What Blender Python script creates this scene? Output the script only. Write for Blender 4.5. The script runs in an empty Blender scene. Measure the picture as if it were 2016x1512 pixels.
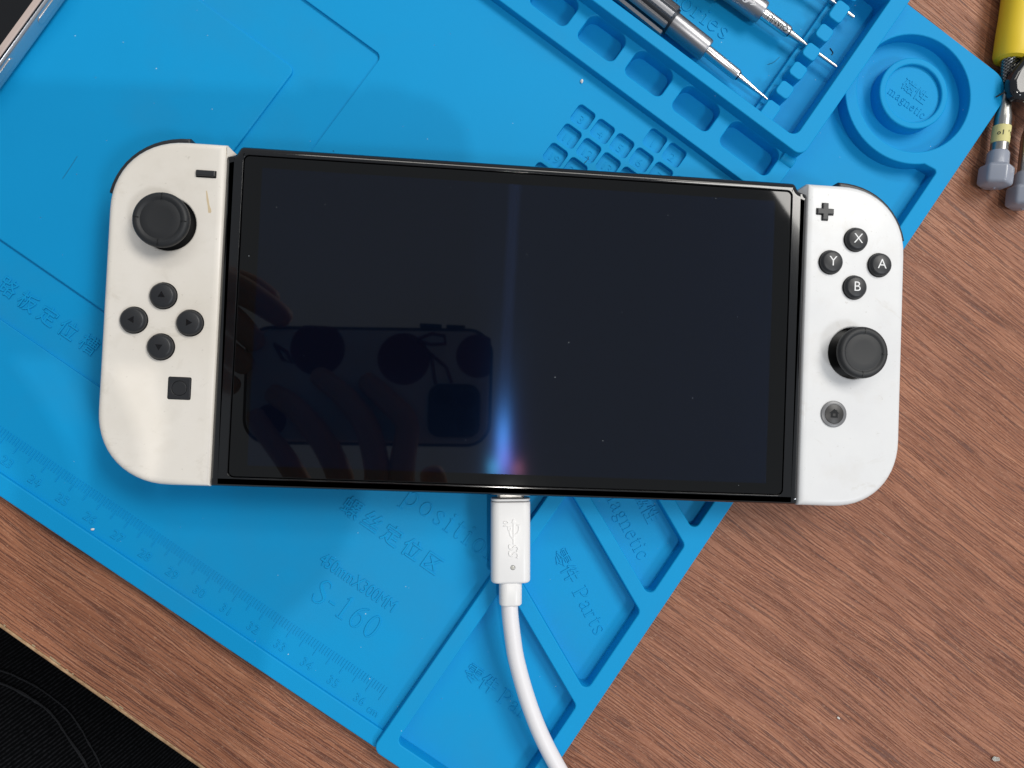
import bpy, bmesh, math, random
from mathutils import Vector, Matrix
from mathutils.geometry import tessellate_polygon
random.seed(7)
S = 0.001                                   # everything below is written in millimetres
sc = bpy.context.scene
col = sc.collection
R = math.radians

# ------------------------------------------------------------------ camera
cd = bpy.data.cameras.new('camera')
cam = bpy.data.objects.new('camera', cd)
col.objects.link(cam)
cd.sensor_width = 36
cd.lens = 25.22
cd.clip_start = 0.005
cd.clip_end = 50
cam.matrix_world = Matrix((
    (0.996196, -0.043498, -0.075509, -18.179 * S),
    (0.041733, 0.998821, -0.024792, -22.290 * S),
    (0.076499, 0.021547, 0.996837, 239.31 * S),
    (0, 0, 0, 1)))
sc.camera = cam

# ------------------------------------------------------------------ light of the room
w = bpy.data.worlds.new('World')
sc.world = w
w.use_nodes = True
wn = w.node_tree
bg = wn.nodes['Background']
bg.inputs[0].default_value = (0.86, 0.93, 1.0, 1)
bg.inputs[1].default_value = 0.34


def area(name, direction, dist, size, power, color, size_y=None):
    l = bpy.data.lights.new(name, 'AREA')
    l.energy = power
    l.color = color
    l.size = size
    if size_y:
        l.shape = 'RECTANGLE'
        l.size_y = size_y
    o = bpy.data.objects.new(name, l)
    d = Vector(direction).normalized()
    o.location = d * dist
    o.rotation_euler = d.to_track_quat('Z', 'Y').to_euler()
    col.objects.link(o)
    return o


area('ceiling_panel_light', (0.64, 0.50, 1.0), 2.55, 1.1, 33, (1.0, 0.97, 0.92), 0.8)
area('ceiling_row_light', (0.12, 0.92, 1.0), 2.7, 1.9, 11, (1.0, 0.97, 0.9), 0.3)
area('ceiling_spot_light', (0.072, -0.162, 1.0), 2.0, 0.035, 6.0, (1.0, 0.96, 0.9))
area('side_ceiling_light', (0.64, -0.48, 1.0), 2.2, 0.34, 9.0, (0.9, 0.94, 1.0))
sc.view_settings.view_transform = 'Standard'
sc.view_settings.look = 'None'
sc.view_settings.exposure = 0.0
sc.view_settings.gamma = 1.0


# ------------------------------------------------------------------ materials
def lin(r, g, b):
    f = lambda c: (c / 255 / 12.92) if c <= 10 else ((c / 255 + 0.055) / 1.055) ** 2.4
    return (f(r), f(g), f(b), 1)


class NT:
    def __init__(s, name):
        s.m = bpy.data.materials.new(name)
        s.m.use_nodes = True
        s.t = s.m.node_tree
        s.b = s.t.nodes['Principled BSDF']

    def n(s, typ, **kw):
        x = s.t.nodes.new(typ)
        for k, v in kw.items():
            if k in ('op',):
                x.operation = v
            elif hasattr(x, k):
                setattr(x, k, v)
            else:
                x.inputs[k.replace('_', ' ')].default_value = v
        return x

    def l(s, a, b):
        s.t.links.new(a, b)

    def coord(s, scale=(1, 1, 1), kind='Object'):
        c = s.n('ShaderNodeTexCoord')
        m = s.n('ShaderNodeMapping')
        m.inputs['Scale'].default_value = scale
        s.l(c.outputs[kind], m.inputs[0])
        return m.outputs[0]

    def noise(s, scale, detail=3, rough=0.5, vec=None, dist=0):
        x = s.n('ShaderNodeTexNoise')
        x.inputs['Scale'].default_value = scale
        x.inputs['Detail'].default_value = detail
        x.inputs['Roughness'].default_value = rough
        x.inputs['Distortion'].default_value = dist
        s.l(vec if vec is not None else s.coord(), x.inputs['Vector'])
        return x.outputs[0]

    def ramp(s, fac, stops):
        x = s.n('ShaderNodeValToRGB')
        e = x.color_ramp.elements
        while len(e) < len(stops):
            e.new(0.5)
        for i, (p, c) in enumerate(stops):
            e[i].position = p
            e[i].color = c if len(c) == 4 else (*c, 1)
        s.l(fac, x.inputs[0])
        return x.outputs[0]

    def mix(s, fac, a, b, blend='MIX'):
        x = s.n('ShaderNodeMix', data_type='RGBA', blend_type=blend)
        for sock, v in ((x.inputs[0], fac), (x.inputs[6], a), (x.inputs[7], b)):
            if isinstance(v, bpy.types.NodeSocket):
                s.l(v, sock)
            else:
                sock.default_value = v
        return x.outputs[2]

    def math(s, op, a, b=0.0, clamp=False):
        x = s.n('ShaderNodeMath')
        x.operation = op
        x.use_clamp = clamp
        for sock, v in ((x.inputs[0], a), (x.inputs[1], b)):
            if isinstance(v, bpy.types.NodeSocket):
                s.l(v, sock)
            else:
                sock.default_value = v
        return x.outputs[0]

    def bump(s, h, strength, dist, prev=None):
        x = s.n('ShaderNodeBump')
        x.inputs['Strength'].default_value = strength
        x.inputs['Distance'].default_value = dist
        s.l(h, x.inputs['Height'])
        if prev is not None:
            s.l(prev, x.inputs['Normal'])
        s.l(x.outputs[0], s.b.inputs['Normal'])
        return x.outputs[0]

    def set(s, **kw):
        for k, v in kw.items():
            sock = s.b.inputs[{'base': 'Base Color', 'rough': 'Roughness', 'metal': 'Metallic', 'spec': 'Specular IOR Level',
                               'coat': 'Coat Weight', 'coat_rough': 'Coat Roughness', 'ior': 'IOR', 'trans': 'Transmission Weight',
                               'aniso': 'Anisotropic', 'sss': 'Subsurface Weight', 'sheen': 'Sheen Weight', 'alpha': 'Alpha'}[k]]
            if isinstance(v, bpy.types.NodeSocket):
                s.l(v, sock)
            else:
                sock.default_value = v
        return s


BLU = lin(3, 152, 213)
BLU2 = lin(4, 146, 205)
m = NT('blue_silicone')
n1 = m.noise(25, 4, 0.55)
n2 = m.noise(1400, 2, 0.6)
grime = m.ramp(m.noise(9, 5, 0.6), [(0.52, (0, 0, 0)), (0.75, (1, 1, 1))])
c1 = m.mix(n1, BLU2, BLU)
c2 = m.mix(m.math('MULTIPLY', grime, 0.3), c1, lin(60, 120, 150))
v = m.n('ShaderNodeTexVoronoi', feature='F1')
v.inputs['Scale'].default_value = 230
m.l(m.coord(), v.inputs['Vector'])
sep = m.n('ShaderNodeSeparateColor')
m.l(v.outputs['Color'], sep.inputs[0])
spk = m.math('MULTIPLY', m.math('LESS_THAN', v.outputs['Distance'], 0.045), m.math('GREATER_THAN', sep.outputs[0], 0.86))
c3 = m.mix(m.math('MULTIPLY', spk, 0.75), c2, (0.55, 0.72, 0.8, 1))
v2 = m.n('ShaderNodeTexVoronoi', feature='F1')
v2.inputs['Scale'].default_value = 120
m.l(m.coord((1, 1.0, 1.3)), v2.inputs['Vector'])
sep2 = m.n('ShaderNodeSeparateColor')
m.l(v2.outputs['Color'], sep2.inputs[0])
spk2 = m.math('MULTIPLY', m.math('LESS_THAN', v2.outputs['Distance'], 0.04), m.math('GREATER_THAN', sep2.outputs[1], 0.9))
m.set(base=m.mix(m.math('MULTIPLY', spk2, 0.6), c3, lin(10, 50, 80)), rough=m.math('ADD', m.math('MULTIPLY', n1, 0.12), 0.55), spec=0.2)
b1 = m.bump(n2, 0.25, 0.00006)
m.bump(m.noise(120, 2), 0.15, 0.0003, b1)
SIL = m.m

# walnut laminate; grain runs along the local x axis of the desk
m = NT('wood_laminate')
warp = m.noise(14, 3, 0.5, m.coord((0.6, 1.0, 1)))
co = m.n('ShaderNodeTexCoord')
sx = m.n('ShaderNodeSeparateXYZ')
m.l(co.outputs['Object'], sx.inputs[0])
cx = m.n('ShaderNodeCombineXYZ')
m.l(sx.outputs[0], cx.inputs[0])
wob = m.math('ADD', m.math('MULTIPLY', m.noise(14, 2, 0.4, m.coord((1, 1.6, 1))), 0.005), m.math('MULTIPLY', m.noise(260, 3, 0.6, m.coord((1, 1.5, 1))), 0.00055))
m.l(m.math('ADD', sx.outputs[1], wob), cx.inputs[1])
mp = m.n('ShaderNodeMapping')
mp.inputs['Scale'].default_value = (52, 3000, 1)
m.l(cx.outputs[0], mp.inputs[0])
fine = m.noise(1, 3, 0.6, mp.outputs[0])
mp2 = m.n('ShaderNodeMapping')
mp2.inputs['Scale'].default_value = (13, 1300, 1)
mp2.inputs['Location'].default_value = (3, 11, 0)
m.l(cx.outputs[0], mp2.inputs[0])
mid = m.noise(1, 4, 0.6, mp2.outputs[0])
mp3 = m.n('ShaderNodeMapping')
mp3.inputs['Scale'].default_value = (5, 110, 1)
m.l(cx.outputs[0], mp3.inputs[0])
big = m.noise(1, 4, 0.6, mp3.outputs[0])
tone = m.ramp(big, [(0.28, lin(129, 79, 54)), (0.5, lin(151, 96, 68)), (0.72, lin(172, 115, 84))])
tone = m.mix(m.math('MULTIPLY', m.ramp(mid, [(0.34, (1, 1, 1)), (0.42, (0, 0, 0))]), 0.3), tone, lin(84, 43, 32))
pore = m.ramp(fine, [(0.41, (1, 1, 1)), (0.44, (0, 0, 0))])
tone = m.mix(m.math('MULTIPLY', pore, 0.35), tone, lin(84, 42, 31))
# long hairlines: a warped sine across the grain, broken up by patches
sy = m.n('ShaderNodeSeparateXYZ')
m.l(cx.outputs[0], sy.inputs[0])


def vec(sx_, sy_, ox=0.0):
    q = m.n('ShaderNodeMapping')
    q.inputs['Scale'].default_value = (sx_, sy_, 1)
    q.inputs['Location'].default_value = (ox, ox * 0.7, 0)
    m.l(cx.outputs[0], q.inputs[0])
    return q.outputs[0]


def hair_lines(freq, wrp, lo, hi, seed, plo, phi):
    ph = m.math('ADD', m.math('MULTIPLY', sy.outputs[1], freq), m.math('MULTIPLY', m.noise(1, 3, 0.6, vec(22, 420, seed)), wrp))
    ln = m.ramp(m.math('ADD', m.math('MULTIPLY', m.math('SINE', ph), 0.5), 0.5), [(lo, (0, 0, 0)), (hi, (1, 1, 1))])
    pt = m.ramp(m.noise(1, 3, 0.6, vec(45, 700, seed + 5)), [(plo, (0, 0, 0)), (phi, (1, 1, 1))])
    return m.math('MULTIPLY', ln, pt)


h1 = hair_lines(6800, 16, 0.62, 0.9, 1.0, 0.40, 0.52)
h2 = hair_lines(2300, 14, 0.84, 0.95, 7.0, 0.46, 0.56)
tone = m.mix(m.math('MULTIPLY', h1, 0.62), tone, lin(88, 44, 33))
tone = m.mix(m.math('MULTIPLY', h2, 0.6), tone, lin(70, 36, 28))
ridge = m.ramp(fine, [(0.56, (0, 0, 0)), (0.7, (1, 1, 1))])
tone = m.mix(m.math('MULTIPLY', ridge, 0.45), tone, lin(212, 158, 126))
spark = m.ramp(m.noise(1300, 2, 0.7, m.coord((0.45, 1, 1))), [(0.58, (0, 0, 0)), (0.7, (1, 1, 1))])
tone = m.mix(m.math('MULTIPLY', spark, 0.3), tone, lin(205, 160, 130))
m.set(base=tone, rough=0.48, spec=0.45)
b1 = m.bump(m.math('SUBTRACT', 1, m.math('MAXIMUM', h1, h2)), 0.7, 0.00022)
b2 = m.bump(mid, 0.5, 0.0004, b1)
m.bump(m.noise(900, 2, 0.6), 0.35, 0.00022, b2)
WOOD = m.m

m = NT('desk_edge_band')
wear = m.ramp(m.noise(420, 3, 0.7, m.coord((0.5, 1, 1))), [(0.38, lin(140, 108, 76)), (0.56, lin(176, 142, 106)), (0.72, lin(196, 168, 132))])
m.set(base=wear, rough=0.5)
m.bump(m.noise(600, 3), 0.6, 0.0004)
EDGE = m.m


def plastic_white(name, c_a, c_b, c_d, rough):
    m = NT(name)
    st = m.ramp(m.noise(28, 5, 0.6), [(0.42, (0, 0, 0)), (0.7, (1, 1, 1))])
    st2 = m.ramp(m.noise(90, 4, 0.6), [(0.55, (0, 0, 0)), (0.8, (1, 1, 1))])
    c = m.mix(st, c_a, c_b)
    c = m.mix(m.math('MULTIPLY', st2, 0.35), c, c_d)
    m.set(base=c, rough=m.math('ADD', m.math('MULTIPLY', st, 0.12), rough), spec=0.45, coat=0.12, coat_rough=0.2)
    sc_ = m.ramp(m.noise(55, 4, 0.75, m.coord((1, 1, 1)), 1.5), [(0.60, (0, 0, 0)), (0.68, (1, 1, 1))])
    sp_ = m.ramp(m.noise(700, 2, 0.6), [(0.70, (0, 0, 0)), (0.76, (1, 1, 1))])
    c = m.mix(m.math('MULTIPLY', sc_, 0.16), c, lin(178, 166, 146))
    c = m.mix(m.math('MULTIPLY', sp_, 0.22), c, lin(150, 140, 122))
    m.set(base=c)
    m.bump(m.noise(1500, 2, 0.6), 0.2, 0.00005)
    return m.m


WHITE_L = plastic_white('cream_white_plastic', lin(242, 235, 225), lin(233, 225, 213), lin(214, 205, 191), 0.36)
WHITE_R = plastic_white('cool_white_plastic', lin(229, 229, 229), lin(222, 222, 223), lin(210, 205, 198), 0.36)


def simple(name, c, rough=0.5, metal=0.0, spec=0.5, bump=0, bs=800, var=0.0, coat=0.0):
    m = NT(name)
    cc = c
    if var:
        d = tuple(x * (1 - var) for x in c[:3]) + (1,)
        cc = m.mix(m.noise(60, 4), d, c)
    m.set(base=cc, rough=rough, metal=metal, spec=spec, coat=coat)
    if bump:
        m.bump(m.noise(bs, 2), 0.3, bump)
    return m.m


BODY = simple('gloss_black_plastic', (0.006, 0.006, 0.007, 1), 0.08, coat=0.3)
m = NT('screen_glass')
sm = m.ramp(m.noise(14, 5, 0.65), [(0.4, (0.012, 0.012, 0.012)), (0.75, (0.05, 0.05, 0.05))])
m.set(base=(0.0028, 0.0028, 0.003, 1), rough=sm, spec=0.44)
GLASS = m.m
# the lit panel behind the glass: pixel rows smear a lamp's reflection into a faint bluish streak
ROT = 0.0
m = NT('oled_panel')
m.set(base=(0.0012, 0.0026, 0.0070, 1), rough=0.03, spec=0.46)
out = m.t.nodes['Material Output']
prev = m.b.outputs[0]
tan = m.n('ShaderNodeCombineXYZ')
tan.inputs[0].default_value = 1.0
for colr, ro, an, nx, ny in (((0.0003, 0.0006, 0.0019), 0.21, 1.0, 0.004, 0.0), ((0.0002, 0.0010, 0.0032), 0.11, 0.55, 0.004, -0.048), ((0.0003, 0.0002, 0.0011), 0.10, 0.4, 0.002, -0.030), ((0.00016, 0.00005, 0.00008), 0.075, 0.2, -0.008, -0.024), ((0.00004, 0.0003, 0.0006), 0.08, 0.3, 0.010, -0.024)):
    g = m.n('ShaderNodeBsdfAnisotropic')
    g.inputs['Color'].default_value = (*colr, 1)
    g.inputs['Roughness'].default_value = ro
    g.inputs['Anisotropy'].default_value = an
    g.inputs['Rotation'].default_value = ROT
    m.l(tan.outputs[0], g.inputs['Tangent'])
    if nx or ny:
        nv = m.n('ShaderNodeCombineXYZ')
        nv.inputs[0].default_value, nv.inputs[1].default_value, nv.inputs[2].default_value = nx, ny, 1.0
        m.l(nv.outputs[0], g.inputs['Normal'])
    ad = m.n('ShaderNodeAddShader')
    m.l(prev, ad.inputs[0]); m.l(g.outputs[0], ad.inputs[1])
    prev = ad.outputs[0]
m.l(prev, out.inputs['Surface'])
DISP = m.m
RUB = simple('black_rubber', (0.02, 0.021, 0.023, 1), 0.55, bump=0.00003, bs=1500, var=0.25)
BTN = simple('black_button_plastic', (0.024, 0.025, 0.028, 1), 0.42, bump=0.00002, bs=1500, var=0.15)
BLK = simple('deep_black', (0.004, 0.004, 0.004, 1), 0.5)
MARK = simple('dark_inlay', (0.006, 0.006, 0.007, 1), 0.25)
LETW = simple('white_print', (0.85, 0.85, 0.85, 1), 0.5)
GREY = simple('grey_translucent_ring', lin(118, 118, 120), 0.3)
HOMEM = simple('home_button_face', (0.035, 0.033, 0.032, 1), 0.4)
CABW = simple('white_cable_plastic', (0.83, 0.82, 0.815, 1), 0.34, bump=0.00004, bs=900, var=0.03)
CORD = simple('white_cord_rubber', (0.84, 0.82, 0.84, 1), 0.4, var=0.03)
GUN = simple('gunmetal', (0.36, 0.36, 0.38, 1), 0.36, metal=1.0, var=0.1, bump=0.00001, bs=3000)
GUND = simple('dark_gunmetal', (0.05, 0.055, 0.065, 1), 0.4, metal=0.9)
CHR = simple('polished_steel', (0.66, 0.66, 0.66, 1), 0.22, metal=1.0)
STEEL = simple('brushed_steel', (0.48, 0.47, 0.45, 1), 0.3, metal=1.0, var=0.35, bump=0.00003, bs=700)
YEL = simple('yellow_foam_rubber', (0.80, 0.57, 0.02, 1), 0.48, bump=0.0003, bs=120, var=0.08)
GRYP = simple('grey_blue_plastic', lin(146, 151, 164), 0.3, bump=0.00003, coat=0.2)
TAPE = simple('cream_paper_tape', lin(216, 206, 140), 0.6, bump=0.00008, bs=300)
INK = simple('black_ink', (0.012, 0.012, 0.015, 1), 0.6)
PHW = simple('silver_phone_frame', lin(205, 205, 208), 0.22, metal=0.85)
PHB = simple('phone_bezel', lin(196, 178, 170), 0.3)
PHS = simple('phone_screen', (0.005, 0.005, 0.006, 1), 0.06)
CASE = simple('pale_phone_case', lin(225, 226, 226), 0.35)
CHER = simple('cherry_red_print', lin(120, 10, 18), 0.4)
CASEB = simple('camera_bump_dark', lin(38, 44, 54), 0.3)
SMOKE = simple('smoked_black_gloss', (0.012, 0.013, 0.016, 1), 0.1, metal=0.0)
STAIN = simple('dried_brown_stain', lin(218, 197, 162), 0.4)
SKIN = NT('skin')
SKIN.set(base=SKIN.mix(SKIN.noise(60, 4), lin(200, 162, 142), lin(180, 142, 124)), rough=0.5, sss=0.08)
SKIN.bump(SKIN.noise(500, 3), 0.3, 0.0003)
SKIN = SKIN.m
m = NT('black_twill')
cv = m.coord((1, 1, 1))
wv = m.n('ShaderNodeTexWave', wave_type='BANDS', bands_direction='DIAGONAL')
wv.inputs['Scale'].default_value = 260
wv.inputs['Distortion'].default_value = 1.2
wv.inputs['Detail'].default_value = 2
m.l(m.coord((1.0, -1.25, 0.05)), wv.inputs['Vector'])
fz = m.ramp(m.math('MULTIPLY', wv.outputs[1], m.noise(700, 2, 0.7)), [(0.2, (0.0008, 0.001, 0.0014)), (0.62, (0.011, 0.0115, 0.0135))])
m.set(base=fz, rough=0.95, spec=0.06, sheen=0.015)
m.bump(wv.outputs[1], 0.6, 0.0004)
TWILL = m.m
SEAM = simple('seam_thread', (0.022, 0.023, 0.026, 1), 0.9, spec=0.1, bump=0.0004, bs=900, var=0.6)
FLOOR = simple('dark_floor', (0.03, 0.028, 0.026, 1), 0.7, var=0.3)
DUST = simple('pale_dust', (0.75, 0.82, 0.85, 1), 0.7)
GRAIN = simple('white_grain', (0.85, 0.83, 0.78, 1), 0.5)
CLEAR = NT('clear_bead').set(base=(0.85, 0.87, 0.82, 1), rough=0.1, trans=0.6).m
LED = simple('clear_lens', lin(200, 198, 190), 0.08)


# ------------------------------------------------------------------ mesh helpers (mm in, metres out)
def link(name, me, mat, parent=None, loc=None, rot=0.0):
    o = bpy.data.objects.new(name, me)
    if mat is not None and not me.materials:
        me.materials.append(mat)
    col.objects.link(o)
    if loc is not None:
        o.location = Vector(loc) * S
    o.rotation_euler = (0, 0, rot)
    if parent is not None:
        o.parent = parent
    return o


def mesh(name, V, F, flat=(), angle=40):
    me = bpy.data.meshes.new(name)
    me.from_pydata([(x * S, y * S, z * S) for x, y, z in V], [], F)
    flat = set(flat)
    me.update()
    me.set_sharp_from_angle(angle=R(angle))
    me.polygons.foreach_set('use_smooth', [i not in flat for i in range(len(me.polygons))])
    me.update()
    me.validate()
    return me


def rnd(pts, r, seg=6):
    """round the corners of a polygon; r is one radius or one per corner"""
    n = len(pts)
    if not hasattr(r, '__len__'):
        r = [r] * n
    out = []
    for i in range(n):
        p = Vector(pts[i]); a = Vector(pts[i - 1]); b = Vector(pts[(i + 1) % n])
        if r[i] <= 0:
            out.append((p.x, p.y)); continue
        da = (a - p).normalized(); db = (b - p).normalized()
        c = max(-1, min(1, da.dot(db)))
        th = math.acos(c)
        t = r[i] / math.tan(th / 2)
        cen = p + (da + db).normalized() * (r[i] / math.sin(th / 2))
        s = p + da * t; e = p + db * t
        a0 = math.atan2(s.y - cen.y, s.x - cen.x); a1 = math.atan2(e.y - cen.y, e.x - cen.x)
        d = (a1 - a0 + math.pi) % (2 * math.pi) - math.pi
        for k in range(seg + 1):
            q = a0 + d * k / seg
            out.append((cen.x + r[i] * math.cos(q), cen.y + r[i] * math.sin(q)))
    return out


def rect(x0, y0, x1, y1, r=0, seg=6):
    return rnd([(x0, y0), (x1, y0), (x1, y1), (x0, y1)], r, seg)


def circ(cx, cy, r, n=48):
    return [(cx + r * math.cos(2 * math.pi * k / n), cy + r * math.sin(2 * math.pi * k / n)) for k in range(n)]


def sarea(l):
    return sum(l[i - 1][0] * l[i][1] - l[i][0] * l[i - 1][1] for i in range(len(l))) / 2


def inset(l, d):
    if d == 0:
        return l
    n = len(l); out = []
    for i in range(n):
        p = Vector(l[i]); a = Vector(l[i - 1]); b = Vector(l[(i + 1) % n])
        e1 = (p - a); e2 = (b - p)
        if e1.length < 1e-7: e1 = e2
        if e2.length < 1e-7: e2 = e1
        e1.normalize(); e2.normalize()
        n1 = Vector((-e1.y, e1.x)); n2 = Vector((-e2.y, e2.x))
        mm = n1 + n2
        if mm.length < 1e-6: mm = n1.copy()
        mm.normalize()
        k = 1 / max(0.35, mm.dot(n1))
        q = p + mm * d * k
        out.append((q.x, q.y))
    return out


def clean(l):
    out = []
    for p in l:
        if not out or (abs(p[0] - out[-1][0]) + abs(p[1] - out[-1][1])) > 1e-4:
            out.append(p)
    if len(out) > 1 and (abs(out[0][0] - out[-1][0]) + abs(out[0][1] - out[-1][1])) <= 1e-4:
        out.pop()
    return out


def slab_data(loops, z0, z1, bt=0.0, bb=0.0, seg=3, bottom=True, V=None, F=None, flat=None, hk=1.0, bv=None):
    bv = bt if bv is None else bv
    V = [] if V is None else V; F = [] if F is None else F; flat = [] if flat is None else flat
    L = []
    for i, l in enumerate(loops):
        l = clean(l)
        if (sarea(l) > 0) != (i == 0):
            l = l[::-1]
        L.append(l)
    prof = []
    if bb > 0:
        for k in range(seg + 1):
            a = k / seg * math.pi / 2
            prof.append((bb * (1 - math.sin(a)), z0 + bb * (1 - math.cos(a))))
    else:
        prof.append((0, z0))
    if bt > 0:
        for k in range(seg + 1):
            a = k / seg * math.pi / 2
            prof.append((bt * (1 - math.cos(a)), z1 - bv + bv * math.sin(a)))
    else:
        prof.append((0, z1))
    caps = {0: [], len(prof) - 1: []}
    base = {0: [], len(prof) - 1: []}
    for li, l in enumerate(L):
        rows = []
        for j, (d, z) in enumerate(prof):
            if li and hk != 1.0:
                d *= hk
                z = z1 - (z1 - z) * hk if z > (z0 + z1) / 2 else z
            q = inset(l, d)
            s = len(V)
            V.extend((x, y, z) for x, y in q)
            rows.append(s)
            if j in caps:
                caps[j].append([Vector((x, y, 0)) for x, y in q])
                base[j].extend(range(s, s + len(q)))
        n = len(l)
        for a, b in zip(rows[:-1], rows[1:]):
            for i in range(n):
                k = (i + 1) % n
                F.append((a + i, a + k, b + k, b + i))
    for j in caps:
        if j == 0 and not bottom:
            continue
        for t in tessellate_polygon(caps[j]):
            t = [base[j][i] for i in t]
            p = [V[i] for i in t]
            ar = (p[1][0] - p[0][0]) * (p[2][1] - p[0][1]) - (p[1][1] - p[0][1]) * (p[2][0] - p[0][0])
            if (ar > 0) != (j != 0):
                t = t[::-1]
            flat.append(len(F))
            F.append(tuple(t))
    return V, F, flat


def slab(name, loops, z0, z1, mat, parent=None, bt=0.0, bb=0.0, seg=3, bottom=True, loc=None, rot=0.0, angle=40, hk=1.0, bv=None):
    V, F, fl = slab_data(loops, z0, z1, bt, bb, seg, bottom, hk=hk, bv=bv)
    return link(name, mesh(name, V, F, fl, angle), mat, parent, loc, rot)


def lathe_data(prof, n=40, M=None, V=None, F=None):
    V = [] if V is None else V; F = [] if F is None else F
    M = M or Matrix.Identity(4)
    rows = []
    for r, z in prof:
        s = len(V)
        if r < 1e-6:
            V.append(tuple(M @ Vector((0, 0, z)))); rows.append((s, 1))
        else:
            for k in range(n):
                a = 2 * math.pi * k / n
                V.append(tuple(M @ Vector((r * math.cos(a), r * math.sin(a), z))))
            rows.append((s, n))
    for (a, na), (b, nb) in zip(rows[:-1], rows[1:]):
        for k in range(n):
            k2 = (k + 1) % n
            if na == 1 and nb == 1: continue
            if na == 1: F.append((a, b + k2, b + k))
            elif nb == 1: F.append((a + k, a + k2, b))
            else: F.append((a + k, a + k2, b + k2, b + k))
    return V, F


def lathe(name, prof, mat, parent=None, n=40, M=None, loc=None, angle=35):
    V, F = lathe_data(prof, n, M)
    return link(name, mesh(name, V, F, (), angle), mat, parent, loc)


def axis_mat(p0, p1):
    """z axis from p0 to p1"""
    d = Vector(p1) - Vector(p0)
    return Matrix.Translation(Vector(p0)) @ d.to_track_quat('Z', 'Y').to_matrix().to_4x4()


def tube(name, pts, rad, mat, parent=None, n=16, cyc=False):
    P = [Vector(p) for p in pts]
    V = []; F = []
    up = Vector((0, 0, 1))
    for i, p in enumerate(P):
        a = P[max(0, i - 1)]; b = P[min(len(P) - 1, i + 1)]
        t = (b - a).normalized()
        s = t.cross(up)
        if s.length < 1e-3: s = t.cross(Vector((0, 1, 0)))
        s.normalize(); u = s.cross(t)
        r = rad[i] if hasattr(rad, '__len__') else rad
        for k in range(n):
            q = 2 * math.pi * k / n
            V.append(tuple(p + s * (r * math.cos(q)) + u * (r * math.sin(q))))
    for i in range(len(P) - 1):
        for k in range(n):
            k2 = (k + 1) % n
            F.append((i * n + k, i * n + k2, (i + 1) * n + k2, (i + 1) * n + k))
    F.append(tuple(range(n))[::-1]); F.append(tuple(range((len(P) - 1) * n, len(P) * n)))
    F = [f[::-1] for f in F]
    return link(name, mesh(name, V, F, (len(F) - 1, len(F) - 2), 50), mat, parent)


def spline(pts, k=8):
    P = [Vector(p) for p in pts]
    P = [P[0] * 2 - P[1]] + P + [P[-1] * 2 - P[-2]]
    out = []
    for i in range(1, len(P) - 2):
        for j in range(k):
            t = j / k
            a, b, c, d = P[i - 1], P[i], P[i + 1], P[i + 2]
            out.append(0.5 * ((2 * b) + (c - a) * t + (2 * a - 5 * b + 4 * c - d) * t * t + (3 * b - a - 3 * c + d) * t ** 3))
    out.append(P[-2])
    return out


def text_mesh(body, size, height, bev=0.0, sx=1.0, spacing=1.0, align='CENTER', shear=0.0, off=0.0):
    c = bpy.data.curves.new('lettering', 'FONT')
    c.body = body
    c.align_x = align
    c.align_y = 'CENTER'
    c.size = size
    c.space_character = spacing
    c.shear = shear
    c.resolution_u = 4
    c.bevel_resolution = 1
    c.bevel_depth = bev
    c.extrude = max(0.0, height / 2 - bev)
    c.offset = off - bev
    o = bpy.data.objects.new('lettering', c)
    col.objects.link(o)
    bpy.context.view_layer.update()
    dg = bpy.context.evaluated_depsgraph_get()
    me = bpy.data.meshes.new_from_object(o.evaluated_get(dg))
    bpy.data.objects.remove(o)
    bpy.data.curves.remove(c)
    for v in me.vertices:
        v.co = Vector((v.co.x * sx * S, v.co.y * S, (v.co.z + height / 2) * S))
    me.materials.clear()
    return me


def text(name, body, size, x, y, z, mat, parent=None, ang=0.0, height=0.3, bev=0.06, **kw):
    if mat is SIL:
        height *= 0.8
        bev = 0.07
        kw['off'] = kw.get('off', 0.0) + (0.02 if ord(body[0]) < 3000 else 0.04)
    me = text_mesh(body, size, height, bev, **kw)
    return link(name, me, mat, parent, (x, y, z), ang)


def tag(o, label=None, cat=None, group=None, kind=None):
    if label: o['label'] = label
    if cat: o['category'] = cat
    if group: o['group'] = group
    if kind: o['kind'] = kind
    return o


def empty(name, loc=(0, 0, 0), rot=0.0):
    o = bpy.data.objects.new(name, None)
    o.empty_display_size = 0.01
    col.objects.link(o)
    o.location = Vector(loc) * S
    o.rotation_euler = (0, 0, rot)
    return o


def box_data(x0, y0, z0, x1, y1, z1, V, F):
    s = len(V)
    V += [(x0, y0, z0), (x1, y0, z0), (x1, y1, z0), (x0, y1, z0), (x0, y0, z1), (x1, y0, z1), (x1, y1, z1), (x0, y1, z1)]
    F += [tuple(s + i for i in f) for f in ((3, 2, 1, 0), (4, 5, 6, 7), (0, 1, 5, 4), (1, 2, 6, 5), (2, 3, 7, 6), (3, 0, 4, 7))]


# ================================================================== SETTING
fl = slab('floor', [rect(-1500, -1500, 1500, 1500)], -760, -740, FLOOR)
tag(fl, kind='structure')

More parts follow.
